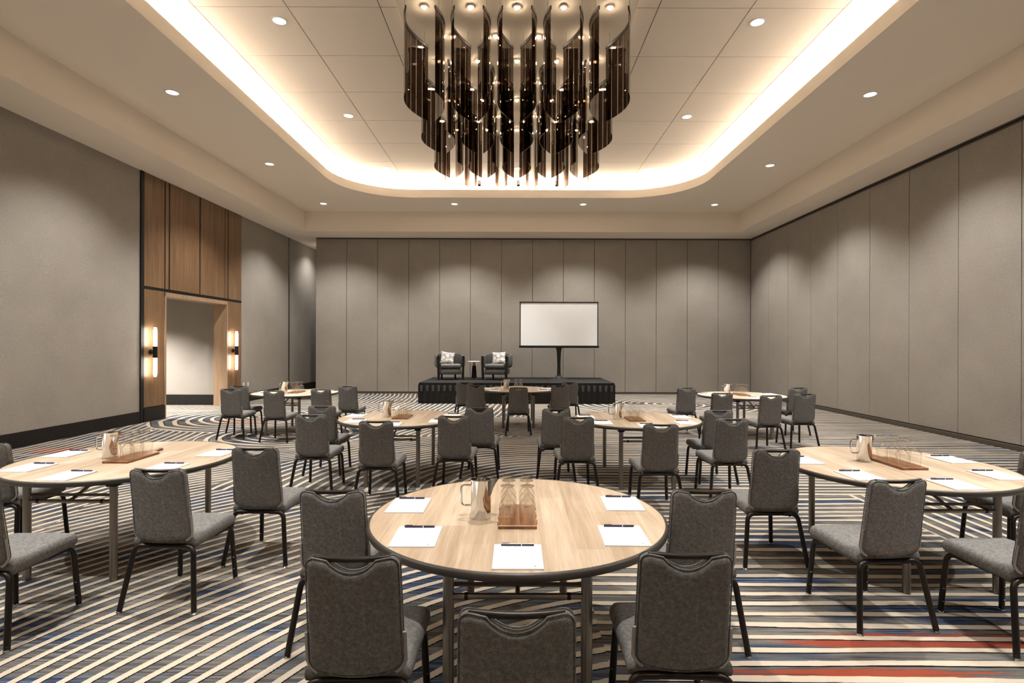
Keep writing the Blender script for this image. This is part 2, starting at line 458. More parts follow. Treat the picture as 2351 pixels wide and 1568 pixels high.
def rounded(x0, x1, y0, y1, r, n=14):
    out = []
    for cx, cy, a0 in ((x1-r, y1-r, 0), (x0+r, y1-r, 90), (x0+r, y0+r, 180), (x1-r, y0+r, 270)):
        for k in range(n+1):
            a = math.radians(a0+90*k/n); out.append((cx+r*math.cos(a), cy+r*math.sin(a)))
    return out
OX0, OX1, OY0, OY1, OR = -5.0, 5.09, -6.0, 16.22, 1.95
inner = rounded(OX0, OX1, OY0, OY1, OR); lipo = rounded(OX0-.09, OX1+.09, OY0-.09, OY1+.09, OR+.09)
n = len(inner)
bm = bmesh.new()
cx, cy = .05, 5.0
X0, X1, Y0, Y1 = -7.45, 7.4, FRONT, FB+.1
def to_rect(p):
    """push a point of the opening straight out to the ring's outer rectangle"""
    dx, dy = p[0]-cx, p[1]-cy
    sx = (X1-cx)/dx if dx > 1e-6 else ((X0-cx)/dx if dx < -1e-6 else 1e9)
    sy = (Y1-cy)/dy if dy > 1e-6 else ((Y0-cy)/dy if dy < -1e-6 else 1e9)
    s = min(sx, sy); return (cx+dx*s, cy+dy*s)
corners = [(X1, Y1), (X0, Y1), (X0, Y0), (X1, Y0)]
iv = [bm.verts.new((x, y, ZCEIL)) for x, y in inner]
ov = [bm.verts.new((*to_rect(p), ZCEIL)) for p in inner]
for i in range(n):
    j = (i+1) % n
    a, b = to_rect(inner[i]), to_rect(inner[j])
    extra = [bm.verts.new((*c, ZCEIL)) for c in corners
             if abs(a[0]-b[0]) > 1e-4 and abs(a[1]-b[1]) > 1e-4 and
             min(abs(a[0]-c[0])+abs(b[1]-c[1]), abs(b[0]-c[0])+abs(a[1]-c[1])) < 1e-3]
    bm.faces.new([iv[j], ov[j]]+extra+[ov[i], iv[i]])
bmesh.ops.recalc_face_normals(bm, faces=bm.faces[:])
for f_ in bm.faces:
    if f_.normal.z > 0: f_.normal_flip()
ring = structure('ceiling', bm, 'paint')
# lip of the cove
bm = bmesh.new()
rows_ = []
for poly, zz in ((inner, ZCEIL), (inner, ZLIP), (lipo, ZLIP), (lipo, ZCEIL+.12)):
    rows_.append([bm.verts.new((x, y, zz)) for x, y in poly])
for a, b in zip(rows_, rows_[1:]):
    for i in range(n): bm.faces.new((a[i], a[(i+1) % n], b[(i+1) % n], b[i]))
bmesh.ops.recalc_face_normals(bm, faces=bm.faces[:])
link('cove_lip', bm, 'paint', ring, 50)
# ledge + outer cove wall
led_in = lipo; led_out = rounded(OX0-1.1, OX1+1.1, OY0-1.1, OY1+1.1, OR+1.1)
bm = bmesh.new(); rows_ = []
for poly, zz in ((led_in, ZCEIL+.12), (led_out, ZCEIL+.12), (led_out, ZTOP)):
    rows_.append([bm.verts.new((x, y, zz)) for x, y in poly])
for a, b in zip(rows_, rows_[1:]):
    for i in range(n): bm.faces.new((a[i], a[(i+1) % n], b[(i+1) % n], b[i]))
bmesh.ops.recalc_face_normals(bm, faces=bm.faces[:])
link('cove_ledge', bm, 'paint', ring, 50)
# tiled upper ceiling
bm = bmesh.new(); box(bm, OX0-1.15, OX1+1.15, OY0-1.15, OY1+1.15, ZTOP+.018, ZTOP+.1)
tiles = link('tile_grid', bm, 'seam', ring)
bm = bmesh.new(); g = .008
ty = [9.511+1.37*k for k in range(-12, 7)]; ty = [OY0-1.1]+[y for y in ty if OY0-1 < y < OY1+1]+[OY1+1.1]
tx = [OX0-1.1]+[.03+1.384*(k+.5) for k in range(-5, 5) if OX0-1 < .03+1.384*(k+.5) < OX1+1]+[OX1+1.1]
for a, b in zip(tx, tx[1:]):
    for c, d in zip(ty, ty[1:]): box(bm, a+g, b-g, c+g, d-g, ZTOP, ZTOP+.02)
link('ceiling_tiles', bm, 'tile', ring)
# light strip lying on the cove ledge
sp = rounded(OX0-.80, OX1+.80, OY0-.80, OY1+.80, OR+.80)
sp2 = rounded(OX0-.86, OX1+.86, OY0-.86, OY1+.86, OR+.86)
bm = bmesh.new()
a = [bm.verts.new((x, y, ZCEIL+.16)) for x, y in sp]; b = [bm.verts.new((x, y, ZCEIL+.16)) for x, y in sp2]
for i in range(n):
    f_ = bm.faces.new((a[i], a[(i+1) % n], b[(i+1) % n], b[i])); f_.normal_update()
    if f_.normal.z < 0: f_.normal_flip()
cl = bpy.data.objects.new('cove_light', None)
bm.normal_update()
link('cove_light', bm, 'led', ring)

# ------------------------------------------------------------------ downlights
spot_data = {}
def spot(power, cone, blend, rad=.06, col=WARM):
    key = (power, cone, blend, rad)
    if key not in spot_data:
        l = bpy.data.lights.new('lamp', 'SPOT'); l.energy = power; l.spot_size = math.radians(cone)
        l.spot_blend = blend; l.shadow_soft_size = rad; l.color = col; spot_data[key] = l
    return spot_data[key]
def make_downlight():
    root = thing('ceiling_downlight', '', 'light')
    link('trim_ring', L([(.118, 0), (.118, -.008), (.098, -.008), (.095, 0)], 28), 'plate', root, 40)
    link('lens', L([(.096, -.003), (0, -.003)], 28), 'lens', root)
    return root
DL = []
for Y_, nm in ((2.02, ''), (5.76, ''), (9.5, 'nearest'), (13.25, 'middle'), (16.95, 'farthest')):
    for X_, side in ((-6.0, 'left'), (6.15, 'right')):
        DL.append((X_, Y_, ZCEIL, 'ring', side, nm))
DL += [(-1.93, 16.95, ZCEIL, 'ring', 'mid', 'left'), (2.07, 16.95, ZCEIL, 'ring', 'mid', 'right')]
for Y_, nm in ((1.43, ''), (4.96, ''), (8.49, 'nearest'), (12.0, 'middle'), (15.55, 'farthest')):
    for X_, side in ((-3.70, 'left'), (3.74, 'right')):
        DL.append((X_, Y_, ZTOP, 'tile', side, nm))
DL += [(.04, 15.55, ZTOP, 'tile', 'centre', ''), (.04, 4.96, ZTOP, 'tile', 'cen', 'x'), (.04, 1.43, ZTOP, 'tile', 'cen', 'y')]
proto = make_downlight(); lamps = []
P_RING, P_TILE = 530, 780
for i, (x, y, z, where, side, nm) in enumerate(DL):
    o = proto if i == 0 else copy_tree(proto)
    o.location = (x, y, z)
    if where == 'ring' and side in ('left', 'right'):
        lab = f'round downlight in the {side} strip of dropped ceiling, {nm} of the three in view' if nm else f'round downlight over the {side} side, above and behind the camera, row {y:.0f}'
    elif where == 'ring': lab = f'round downlight above the back wall, {"second" if nm == "left" else "third"} from left of the far row'
    elif side == 'centre': lab = 'round downlight in the tiled ceiling showing below the chandelier tips'
    elif side == 'cen': lab = f'round downlight in the middle of the tiled ceiling, out of frame, row {y:.0f}'
    else: lab = f'round downlight in the tiled ceiling {side} of the chandelier, {nm} of three' if nm else f'round downlight in the tiled ceiling {side} side, out of frame, row {y:.0f}'
    tag(o, lab, 'light', 'recessed ceiling downlights')
    lamps.append((o, spot(P_RING, 112, .6) if where == 'ring' else spot(P_TILE, 62, .75)))
v_ = copy_tree(proto); v_.location = (-10.3, 13.35, 3.2); tag(v_, 'round downlight inside the vestibule behind the doorway', 'light')
lamps.append((v_, spot(1500, 125, .7)))
for y_, w_ in ((20.6, 'nearer'), (23.4, 'farther')):
    v_ = copy_tree(proto); v_.location = (-7.2, y_, ZSOF); tag(v_, f'{w_} of two round downlights in the passage beyond the back wall', 'light')
    lamps.append((v_, spot(150, 130, 1.0)))
for o, l in lamps:
    ld = bpy.data.objects.new('lamp', l); C.objects.link(ld); ld.parent = o; ld.location = (0, 0, -.03)

# ------------------------------------------------------------------ chandelier
ZC = H+4.96; ZG1 = H+4.78; ZG0 = H+3.567
ch = thing('chandelier', 'large chandelier of curved smoked glass strips hanging under the tiled ceiling', 'chandelier', (0, 0, 0))
link('canopy', B(-1.765, 1.765, 7.2, 12.95, ZC, ZTOP, .01), 'canopy', ch)
prof = [(0, .205), (.12, .25), (.27, .28), (.42, .285), (.6, .255), (.8, .18), (.95, .10), (1.04, .055)]
def dense(pr, step=.012):
    P = [Vector((h, s, 0)) for s, h in pr]; out = []
    for i in range(len(P)-1):
        p0 = P[max(i-1, 0)]; p1 = P[i]; p2 = P[i+1]; p3 = P[min(i+2, len(P)-1)]
        for k in range(12):
            s = k/12
            out.append(.5*((2*p1)+(p2-p0)*s+(2*p0-5*p1+4*p2-p3)*s*s+(3*p1-p0-3*p2+p3)*s**3))
    out.append(P[-1]); return out
def along(path):
    d = [0]
    for a, b in zip(path, path[1:]): d.append(d[-1]+(b-a).length)
    return d
def cut(path, s0, s1):
    d = along(path); out = []
    def at(s):
        for i in range(len(d)-1):
            if d[i+1] >= s: return path[i].lerp(path[i+1], (s-d[i])/max(d[i+1]-d[i], 1e-9))
        return path[-1]
    out = [at(s0)]+[p for p, q in zip(path, d) if s0 < q < s1]+[at(s1)]
    return out
def ribbon(bm, path, z0, z1, th, stride=3):
    P = path[::stride]
    if P[-1] != path[-1]: P.append(path[-1])
    a, b = [], []
    for i, p in enumerate(P):
        d = (P[min(i+1, len(P)-1)]-P[max(i-1, 0)]).normalized(); nn = Vector((-d.y, d.x, 0))*th/2
        a.append((bm.verts.new((p+nn).xy.to_3d()+Vector((0, 0, z0))), bm.verts.new((p+nn).xy.to_3d()+Vector((0, 0, z1)))))
        b.append((bm.verts.new((p-nn).xy.to_3d()+Vector((0, 0, z0))), bm.verts.new((p-nn).xy.to_3d()+Vector((0, 0, z1)))))
    for i in range(len(P)-1):
        bm.faces.new((a[i][0], a[i+1][0], a[i+1][1], a[i][1])); bm.faces.new((b[i+1][0], b[i][0], b[i][1], b[i+1][1]))
        bm.faces.new((a[i][1], a[i+1][1], b[i+1][1], b[i][1])); bm.faces.new((a[i+1][0], a[i][0], b[i][0], b[i+1][0]))
    for q in (0, -1):
        bm.faces.new((a[q][0], a[q][1], b[q][1], b[q][0]))
    bmesh.ops.recalc_face_normals(bm, faces=bm.faces[:])
def glass_module(sign, short):
    pr = [p for p in prof if p[0] <= .43] if short else prof
    path = [Vector((sign*p.x, p.y, 0)) for p in dense(pr)]
    tot = along(path)[-1]; nst = 3 if short else 7; w = tot/nst
    bg = bmesh.new()
    for k in range(nst): ribbon(bg, cut(path, k*w+.010, (k+1)*w-.010), ZG0, ZG1-.02, .006)
    br = bmesh.new(); ribbon(br, path, ZG1-.05, ZG1, .016)
    bw = bmesh.new()
    for p in (path[int(len(path)*.12)], path[int(len(path)*.85)]): tube(bw, [(p.x, p.y, ZG1), (p.x, p.y, ZC)], .0025, 5)
    return bg, br, bw
protos = {}
for r_, y_ in enumerate((7.67, 9.12, 10.6, 12.12)):
    for i in range(-2, 3):
        for sg in (-1, 1):
            key = (sg, r_ == 3)
            if key not in protos:
                g_, rl, w_ = glass_module(*key)
                o = link('glass_panel', g_, 'smoke', ch); link('top_rail', rl, 'bronze', o, 40); link('wire', w_, 'wire', o)
                protos[key] = o
            else: o = copy_tree(protos[key], ch)
            o.location = (i*.68, y_, 0)
bulb = None
for k in range(7):
    for i in range(-2, 3):
        x = i*.68 if k % 2 == 0 else (i+.5)*.68
        if k % 2 and i == 2: continue
        if bulb is None:
            bulb = link('spotlight', L([(.05, 0), (.05, -.02), (.036, -.022)], 18), 'canopy', ch, 40)
            link('bulb', L([(.028, -.021), (.025, -.034), (.015, -.045), (0, -.049)], 14), 'bulb', bulb); o = bulb
        else: o = copy_tree(bulb, ch)
        o.location = (x, 7.98+.755*k, ZC)

# three little spotlights beyond the chandelier
def make_track():
    r = thing('ceiling_spotlight', '', 'light')
    link('stem', T([(0, 0, 0), (0, 0, -.22)], .012, 8), 'plate', r, 40)
    link('head', T([(0, .02, -.20), (0, -.035, -.33)], .055, 16), 'plate', r, 40)
    link('lens', T([(0, -.036, -.331), (0, -.037, -.334)], .042, 16), 'black', r)
    return r
tp = make_track()
for i, (x, w_) in enumerate(((-1.10, 'left'), (.05, 'middle'), (1.18, 'right'))):
    o = tp if i == 0 else copy_tree(tp); o.location = (x, 16.1, ZTOP)
    tag(o, f'{w_} one of three small cylinder spotlights hanging near the cove behind the chandelier', 'light', 'small ceiling spotlights')

# ------------------------------------------------------------------ sconces, outlets
def make_sconce():
    r = thing('wall_sconce', '', 'light')
    link('back_plate', T([(0, 0, 0), (.022, 0, 0)], .055, 20), 'bronze', r, 40)
    link('arm', T([(.02, 0, 0), (.10, 0, 0)], .014, 10), 'bronze', r, 40)
    link('socket', T([(.11, 0, -.125), (.11, 0, .125)], .046, 20), 'bronze', r, 40)
    for sg in (1, -1):
        pts = [(.11, 0, sg*.13)]+[(.11, 0, sg*(.13+.41*k/6)) for k in range(1, 7)]
        link('glass_tube', T(pts, lambda s:   .037 if s < .95 else .026, 18), 'tube', r, 60)
    return r
sc = make_sconce()
sc.location = LW(.021, 11.99, 1.52); tag(sc, 'glowing twin tube sconce on the wood panel nearer to the camera', 'light', 'wall sconces beside the doorway')
o = copy_tree(sc); o.location = LW(.021, 15.36, 1.52); tag(o, 'glowing twin tube sconce on the wood panel beyond the doorway', 'light', 'wall sconces beside the doorway')
def outlet(s, lab):
    r = link('wall_outlet', B(0, .008, s-.035, s+.035, .46, .575, .003, f=LW), 'plate'); tag(r, lab, 'outlet')
outlet(16.0, 'white outlet plate on the left wall nearer to the doorway'); outlet(16.25, 'white outlet plate on the left wall farther from the doorway')

# ------------------------------------------------------------------ stage
SX0, SX1, SY0, SY1, SZ = -2.82, 2.86, 15.8, 18.58, H-1.161*S
st = thing('stage', 'low black portable stage with pleated skirt in front of the back wall', 'stage', (0, 0, 0))
dx = (SX1-SX0)/3
for k in range(3): link('deck_panel', B(SX0+dx*k+.004, SX0+dx*(k+1)-.004, SY0, SY1, SZ-.06, SZ, .004), 'deck', st)
bm = bmesh.new()
def pleats(p0, p1, nrm, nn):
    a = []; b = []
    for i in range(nn*4+1):
        s = i/(nn*4); off = .008*math.sin(i*PI/2)
        x = p0[0]+(p1[0]-p0[0])*s+nrm[0]*off; y = p0[1]+(p1[1]-p0[1])*s+nrm[1]*off
        a.append(bm.verts.new((x, y, 0.005))); b.append(bm.verts.new((x, y, SZ-.05)))
    for i in range(len(a)-1): bm.faces.new((a[i], a[i+1], b[i+1], b[i]))
pleats((SX0+.01, SY0-.012), (SX1-.01, SY0-.012), (0, -1), 34)
pleats((SX0-.012, SY1), (SX0-.012, SY0), (-1, 0), 16); pleats((SX1+.012, SY0), (SX1+.012, SY1), (1, 0), 16)
link('skirt', bm, 'skirt', st)
for k in range(34):
    x = SX0+.09+k*(SX1-SX0-.18)/33
    bm = bmesh.new()
    prism(bm, [(x-.045, SZ-.07), (x-.028, SZ-.245), (x+.028, SZ-.245), (x+.045, SZ-.07)], SY0-.032, SY0-.022, f=lambda a, b, c: (a, c, b))
    bmesh.ops.recalc_face_normals(bm, faces=bm.faces[:])
    link('skirt_tab', bm, 'tab', st)
bm = bmesh.new()
for k in range(4):
    for y in (SY0+.15, SY1-.15):
        x = SX0+.12+(SX1-SX0-.24)*k/3; tube(bm, [(x, y, 0), (x, y, SZ-.06)], .025, 8)
link('support_frame', bm, 'black', st)

# projection screen
sx, sy = 1.38, 17.6
ps = thing('projection_screen', 'white projection screen on a black pedestal standing on the stage', 'screen', (sx, sy, SZ))
zt, zb_ = H+1.41-SZ, H-.02-SZ
link('screen_fabric', B(-1.235, 1.235, -.004, .004, zb_+.02, zt-.03), 'screen', ps)
for q in (-1.25, 1.25): link('black_border', B(q-.015, q+.015, -.006, .006, zb_+.02, zt-.03), 'black', ps)
link('top_rod', B(-1.275, 1.275, -.015, .015, zt-.035, zt, .004), 'bronze', ps)
link('housing', B(-1.29, 1.29, -.05, .05, zb_-.055, zb_+.02, .018), 'black', ps, 40)
def loft(bm, secs, nseg=20):
    rings = []
    for z, rx, ry in secs:
        rings.append([bm.verts.new((rx*math.cos(2*PI*k/nseg), ry*math.sin(2*PI*k/nseg), z)) for k in range(nseg)])
    for a, b in zip(rings, rings[1:]):
        for k in range(nseg): bm.faces.new((a[k], a[(k+1) % nseg], b[(k+1) % nseg], b[k]))
    bm.faces.new(rings[0][::-1]); bm.faces.new(rings[-1]); return bm
zz = zb_-.055
link('pedestal', loft(bmesh.new(), [(0, .32, .22), (.012, .31, .21), (.03, .22, .15), (.06, .12, .09), (.10, .075, .06), (.18, .058, .045), (.45, .052, .04),
     (zz*.6, .058, .042), (zz*.8, .066, .045), (zz*.92, .075, .045), (zz, .10, .045)]), 'black', ps, 50)

# armchairs
def make_armchair():
    r = thing('armchair', '', 'armchair')
    W, D = .34, .34
    xs = edgexs(.295, .03, 8)
    seat = slab(bmesh.new(), xs, lambda x: -.36, lambda x: .27+.02*(1-(x/.3)**2), .082, .028, 12, lambda x, y, h: (x, y, .42+h))
    link('seat_cushion', seat, 'leather', r, 60)
    link('seat_rail', B(-.305, .305, -.345, .26, .17, .335, .02), 'leather', r, 40)
    # barrel back, thickness follows a U plan
    bm = bmesh.new(); rings = []
    N = 26
    for i in range(N+1):
        a = i/N
        # U shaped plan: straight arms then a round back
        q = a*2-1
        if abs(q) > .62:
            s = (abs(q)-.62)/.38; px = math.copysign(.385-.02*s, q); py = .04-.36*s; nx, ny = math.copysign(1, q), 0
        else:
            th = q/.62*PI/2; px = .385*math.sin(th); py = .04+.29*math.cos(th); nx, ny = math.sin(th), math.cos(th)
        top = .745+.075*min(1, max(0, (1-abs(q))*1.6))
        bot = .40-.03*abs(q) if abs(q) < .8 else .38
        sec = [(0, bot), (.035, bot+.03), (.05, bot+.12), (.05, top-.04), (.032, top-.005), (0, top), (-.03, top-.01), (-.042, top-.05), (-.04, bot+.1), (-.025, bot)]
        rings.append([bm.verts.new((px+nx*o_, py+ny*o_, z)) for o_, z in sec])
    k_ = len(rings[0])
    for a, b in zip(rings, rings[1:]):
        for j in range(k_): bm.faces.new((a[j], a[(j+1) % k_], b[(j+1) % k_], b[j]))
    bm.faces.new(rings[0]); bm.faces.new(rings[-1][::-1])
    bmesh.ops.recalc_face_normals(bm, faces=bm.faces[:])
    link('back_shell', bm, 'leather', r, 50)
    for sg in (-1, 1):
        bm = bmesh.new()
        prism(bm, [(sg*.335, .0), (sg*.378, .0), (sg*.388, .36), (sg*.388, .75), (sg*.335, .75), (sg*.328, .3), (sg*.310, .17)], -.375, -.315, f=lambda a, b, c: (a, c, b))
        bmesh.ops.recalc_face_normals(bm, faces=bm.faces[:])
        link('front_leg', bm, 'darkwood', r)
        bm = bmesh.new(); box(bm, sg*.20-.025, sg*.20+.025, .20, .25, 0, .18)
        link('rear_leg', bm, 'darkwood', r)
    return r
ac = make_armchair()
AY = 17.35
ac.scale = (1.08, 1.05, 1.0)
ac.location = (-2.12, AY, SZ); ac.rotation_euler.z = math.radians(14); tag(ac, 'grey leather barrel armchair at the left end of the stage', 'armchair', 'armchairs on the stage')
o = copy_tree(ac); o.location = (-.585, AY, SZ); o.rotation_euler.z = math.radians(-14); tag(o, 'grey leather barrel armchair between side table and screen', 'armchair', 'armchairs on the stage')
def make_pillow():
    xs = edgexs(.225, .16, 8, 8)
    def w(x, z, h):
        pin = 1+.07*((abs(x)/.225)**2*(abs(z-.225)/.225)**2)-.05*((1-(x/.225)**2)*(abs(z-.225)/.225)**4)-.05*((1-((z-.225)/.225)**2)*(abs(x)/.225)**4)
        return (x*pin, h, .225+(z-.225)*pin)
    return link('throw_pillow', slab(bmesh.new(), xs, lambda x: 0, lambda x: .45, .07, .22, 16, w), 'floral', None, 60)
pl = make_pillow(); pl.location = (-2.21, AY+.02, SZ+.495); pl.scale = (.93, .95, .84); pl.rotation_euler = (math.radians(-14), math.radians(8), math.radians(6))
tag(pl, 'white floral print pillow leaning in the armchair at the left end of the stage', 'pillow', 'pillows in the armchairs')
o = pl.copy(); C.objects.link(o); o.location = (-.55, AY+.0, SZ+.495); o.rotation_euler = (math.radians(-14), math.radians(-2), math.radians(-10))
tag(o, 'white floral print pillow leaning in the armchair beside the screen', 'pillow', 'pillows in the armchairs')

sd = thing('side_table', 'small round side table with pale top and black tapered base between armchairs', 'table', (-1.335, AY+.02, SZ))
link('table_top', L([(0, .555), (.20, .555), (.208, .562), (.208, .572), (.20, .58), (0, .58)], 32), 'marble', sd, 40)
link('neck', L([(0, .44), (.038, .44), (.038, .545), (.085, .55), (.085, .556), (0, .556)], 20), 'brass', sd, 40)
link('base', L([(0, .05), (.082, .05), (.085, .06), (.056, .44), (0, .44)], 24), 'black', sd, 40)
link('foot', L([(0, 0), (.055, 0), (.055, .01), (.04, .012), (.04, .05), (0, .05)], 20), 'brass', sd, 40)

# ------------------------------------------------------------------ banquet chair
CW = .172
def make_chair():
    r = thing('banquet_chair', '', 'chair')
    # backrest
    Z0, Z1 = .432, .905
    rc_t, rc_b = .035, .045
    xs = sorted(set([round(v, 5) for v in edgexs(CW, .035, 6)]+[round(s*.074*k/7, 5) for k in range(0, 8) for s in (-1, 1)]+[-.08, .08, -.09, .09]))
    def corner(x, rc):
        d = CW-abs(x)
        return 0 if d >= rc else rc-math.sqrt(max(0, rc*rc-(rc-d)**2))
    def ztop(x):
        z = Z1-corner(x, rc_t)
        q = abs(x)
        z -= .008*max(0, min(1, (.14-q)/.05))
        if q < .09: z -= .048*(1-(q/.09)**2)**.9
        return z
    def zbot(x): return Z0+corner(x, rc_b)+.022*(abs(x)/CW)**2
    def yback(z): return -.195-.07*((z-Z0)/(Z1-Z0))
    def warp(x, z, h):
        k = 1.05-.05*(z-Z0)/(Z1-Z0)
        return (x*k, yback(z)-.020*(1-(x/CW)**2)+h, z)
    link('backrest', slab(bmesh.new(), xs, zbot, ztop, .024, .016, 16, warp), 'fabric', r, 60)
    # welt running round the outline
    bm = bmesh.new()
    for yo in (-.0165, .0165):
        loop = [warp(x, ztop(x), yo) for x in xs]+[warp(x, zbot(x), yo) for x in reversed(xs)]
        loop = [p for i, p in enumerate(loop) if (Vector(p)-Vector(loop[i-1])).length > 1e-4]
        tube(bm, loop, .0028, 6, closed=True)
    link('piping', bm, 'fabric', r, 60)
    # grab bar
    pts = [warp(-.142+.284*k/14, Z1-.004-.004*math.sin(PI*k/14), 0) for k in range(15)]
    link('top_bar', T(pts, .0115, 10, ry=.0125), 'bronze', r, 50)
    # edge guard round the lower back
    zl = .60
    side = [warp(CW+.004, zl-(zl-Z0-.05)*k/4, -.008) for k in range(5)]
    bot = [warp(x*1.02, zbot(x)-.004, -.008) for x in sorted(xs, reverse=True) if CW-.001 > abs(x) > CW*.55 and x > 0]
    right = side+bot
    left = [(-p[0], p[1], p[2]) for p in right]
    for side_ in (right, left): link('edge_guard', T(side_, .0055, 6, ry=.012), 'trim', r, 50)
    # seat
    xs2 = edgexs(.205, .04, 8)
    def sb(x): d = .205-abs(x); return -.20
    def sf(x):
        d = .205-abs(x); c = 0 if d >= .05 else .05-math.sqrt(max(0, .05**2-(.05-d)**2))
        return .262-c+.012*(1-(x/.205)**2)
    def warp2(x, y, h):
        k = 1+.09*(y+.2)/.46; u = (y+.2)/.46
        return (x*k, y, .418+.022*u-.012*max(0, u-.8)*5*(1 if h > 0 else .2)+h*(1.0 if h > 0 else .85+.1*u))
    link('seat', slab(bmesh.new(), xs2, sb, sf, .046, .034, 14, warp2), 'fabric', r, 60)
    # frame under the seat
    bm = bmesh.new()
    tube(bm, [(-.09, -.2, .398), (.09, -.2, .398)], .015, 10)
    for sg in (-1, 1): tube(bm, [(sg*.15, -.17, .378), (sg*.172, .14, .388)], .014, 8)
    tube(bm, [(-.17, .12, .382), (.17, .12, .382)], .012, 8)
    link('seat_frame', bm, 'bronze', r, 50)
    for sg in (-1, 1):
        p = smooth_path([(sg*.085, -.2, .398), (sg*.190, -.204, .397), (sg*.240, -.275, .012)], .125, 9)
        lg = link('leg', T(p, .0168, 10), 'bronze', r, 50)
        link('glide', L([(0, 0), (.019, 0), (.019, .006), (.013, .012), (.013, .03), (0, .03)], 12, sg*.240, -.275), 'chrome', lg, 40)
        p = smooth_path([(sg*.168, .08, .383), (sg*.186, .235, .392), (sg*.205, .262, .012)], .07, 7)
        lg = link('leg', T(p, .0168, 10), 'bronze', r, 50)
        link('glide', L([(0, 0), (.019, 0), (.019, .006), (.013, .012), (.013, .03), (0, .03)], 12, sg*.205, .262), 'chrome', lg, 40)
        for z in (.075, .16): bm = bmesh.new(); lathe(bm, [(0, -.004), (.007, 0), (0, .004)], 8, sg*(.205-.02*(z-.01)*.5), .262-.0175-.07*z+.004, z); link('bumper', bm, 'trim', lg)
    return r

# ------------------------------------------------------------------ round table
R = .81; TH = .75
def make_table():
    r = thing('round_table', '', 'table')
    link('tabletop', L([(0, TH-.032), (R-.012, TH-.032), (R-.012, TH), (0, TH)], 96), 'tabletop', r, 40)
    pr = [(R-.012, TH-.036)]+[(R-.006+.012*math.cos(a), TH-.018+.019*math.sin(a)) for a in [math.radians(-80+20*k) for k in range(9)]]+[(R-.012, TH+.0008)]
    link('edge_band', L(pr, 96), 'edge', r, 60)
    for sy in (-1, 1):
        bm = bmesh.new(); y = sy*.6
        tube(bm, [(-.31, y, .565), (.31, y, .565)], .014, 10)
        tube(bm, [(-.31, y-sy*.04, .60), (.31, y-sy*.04, .60)], .011, 8)
        box(bm, -.33, .33, y-.03, y+.03, TH-.06, TH-.034)
        fr_ = link('leg_frame', bm, 'steel', r, 40)
        bm = bmesh.new()
        for sx_ in (-1, 1): tube(bm, [(sx_*.23-.008, y, .565), (sx_*.23+.008, y, .565)], .0165, 10)
        link('clip', bm, 'black', fr_, 40)
        link('brace', T([(0, y, .57), (.0, sy*.22, TH-.045)], .012, 8), 'steel', r, 40)
        for sx_ in (-1, 1):
            lg = link('leg', T([(sx_*.31, y, .0), (sx_*.31, y, TH-.045)], .0255, 18), 'steel', r, 40)
            link('bracket', B(sx_*.31-.035, sx_*.31+.035, y-.035, y+.035, TH-.075, TH-.035, .006), 'black', lg)
    return r

# ------------------------------------------------------------------ table top things
def make_pad():
    r = link('notepad', B(-.109, .109, -.14, .14, 0, .007), 'paper')
    bm = bmesh.new(); lathe(bm, [(.0045, .0073), (0, .0074)], 10, .074, -.113); lathe(bm, [(.0016, .0073), (0, .0074)], 6, .083, -.113)
    link('logo', bm, 'ink', r)
    bm = bmesh.new(); x = -.098
    rr = random.Random(3)
    while x < .012:
        w = rr.uniform(.004, .012); box(bm, x, x+w, -.1285, -.1268, .0071, .0073); x += w+rr.uniform(.0015, .004)
    link('footer_line', bm, 'faint', r)
    return r
def make_pen():
    r = link('pen', T([(-.075, 0, .0055), (-.03, 0, .0055), (.02, 0, .0055), (.078, 0, .0055)], .0052, 8), 'pen', None, 40)
    bm = bmesh.new(); box(bm, .018, .022, -.0054, .0054, .001, .0112); link('band', bm, 'pensilver', r)
    link('clip', B(-.072, -.035, .003, .007, .008, .0115), 'pen', r)
    return r
def make_goblet():
    pr = [(.034, 0.0), (.0375, .035), (.041, .07), (.0425, .088), (.0415, .096), (.036, .106), (.020, .126), (.009, .140), (.0055, .148), (.0045, .155), (.0045, .170), (.008, .180), (.030, .187), (.036, .189), (.036, .1905), (0, .1915)]
    return link('goblet', L(pr, 28), 'goblet', None, 60)
def make_pitcher():
    r = thing('water_pitcher', '', 'pitcher')
    pr = [(0, 0), (.054, 0), (.0555, .004), (.0555, .205), (.057, .21), (.055, .211), (.0535, .206), (.053, .008), (0, .008)]
    link('body', L(pr, 40), 'chrome', r, 50)
    # spout
    bm = bmesh.new(); rows2 = []
    for z, rr_, out in ((.125, .0562, .0), (.16, .0562, .012), (.19, .0562, .026), (.213, .0565, .042)):
        row = []
        for k in range(9):
            a = math.radians(-38+76*k/8); bul = max(0, 1-abs(k-4)/4)
            row.append(bm.verts.new(((rr_+out*bul)*math.cos(a), rr_*math.sin(a)*(1-.55*bul*0), z)))
        rows2.append(row)
    for a, b in zip(rows2, rows2[1:]):
        for k in range(8): bm.faces.new((a[k], a[k+1], b[k+1], b[k]))
    bmesh.ops.solidify(bm, geom=bm.faces[:], thickness=.002)
    link('spout', bm, 'chrome', r, 60)
    p = smooth_path([(-.052, 0, .175), (-.108, 0, .175), (-.108, 0, .065), (-.052, 0, .065)], .022, 6)
    link('handle', T(p, .0058, 10), 'chrome', r, 50)
    return r
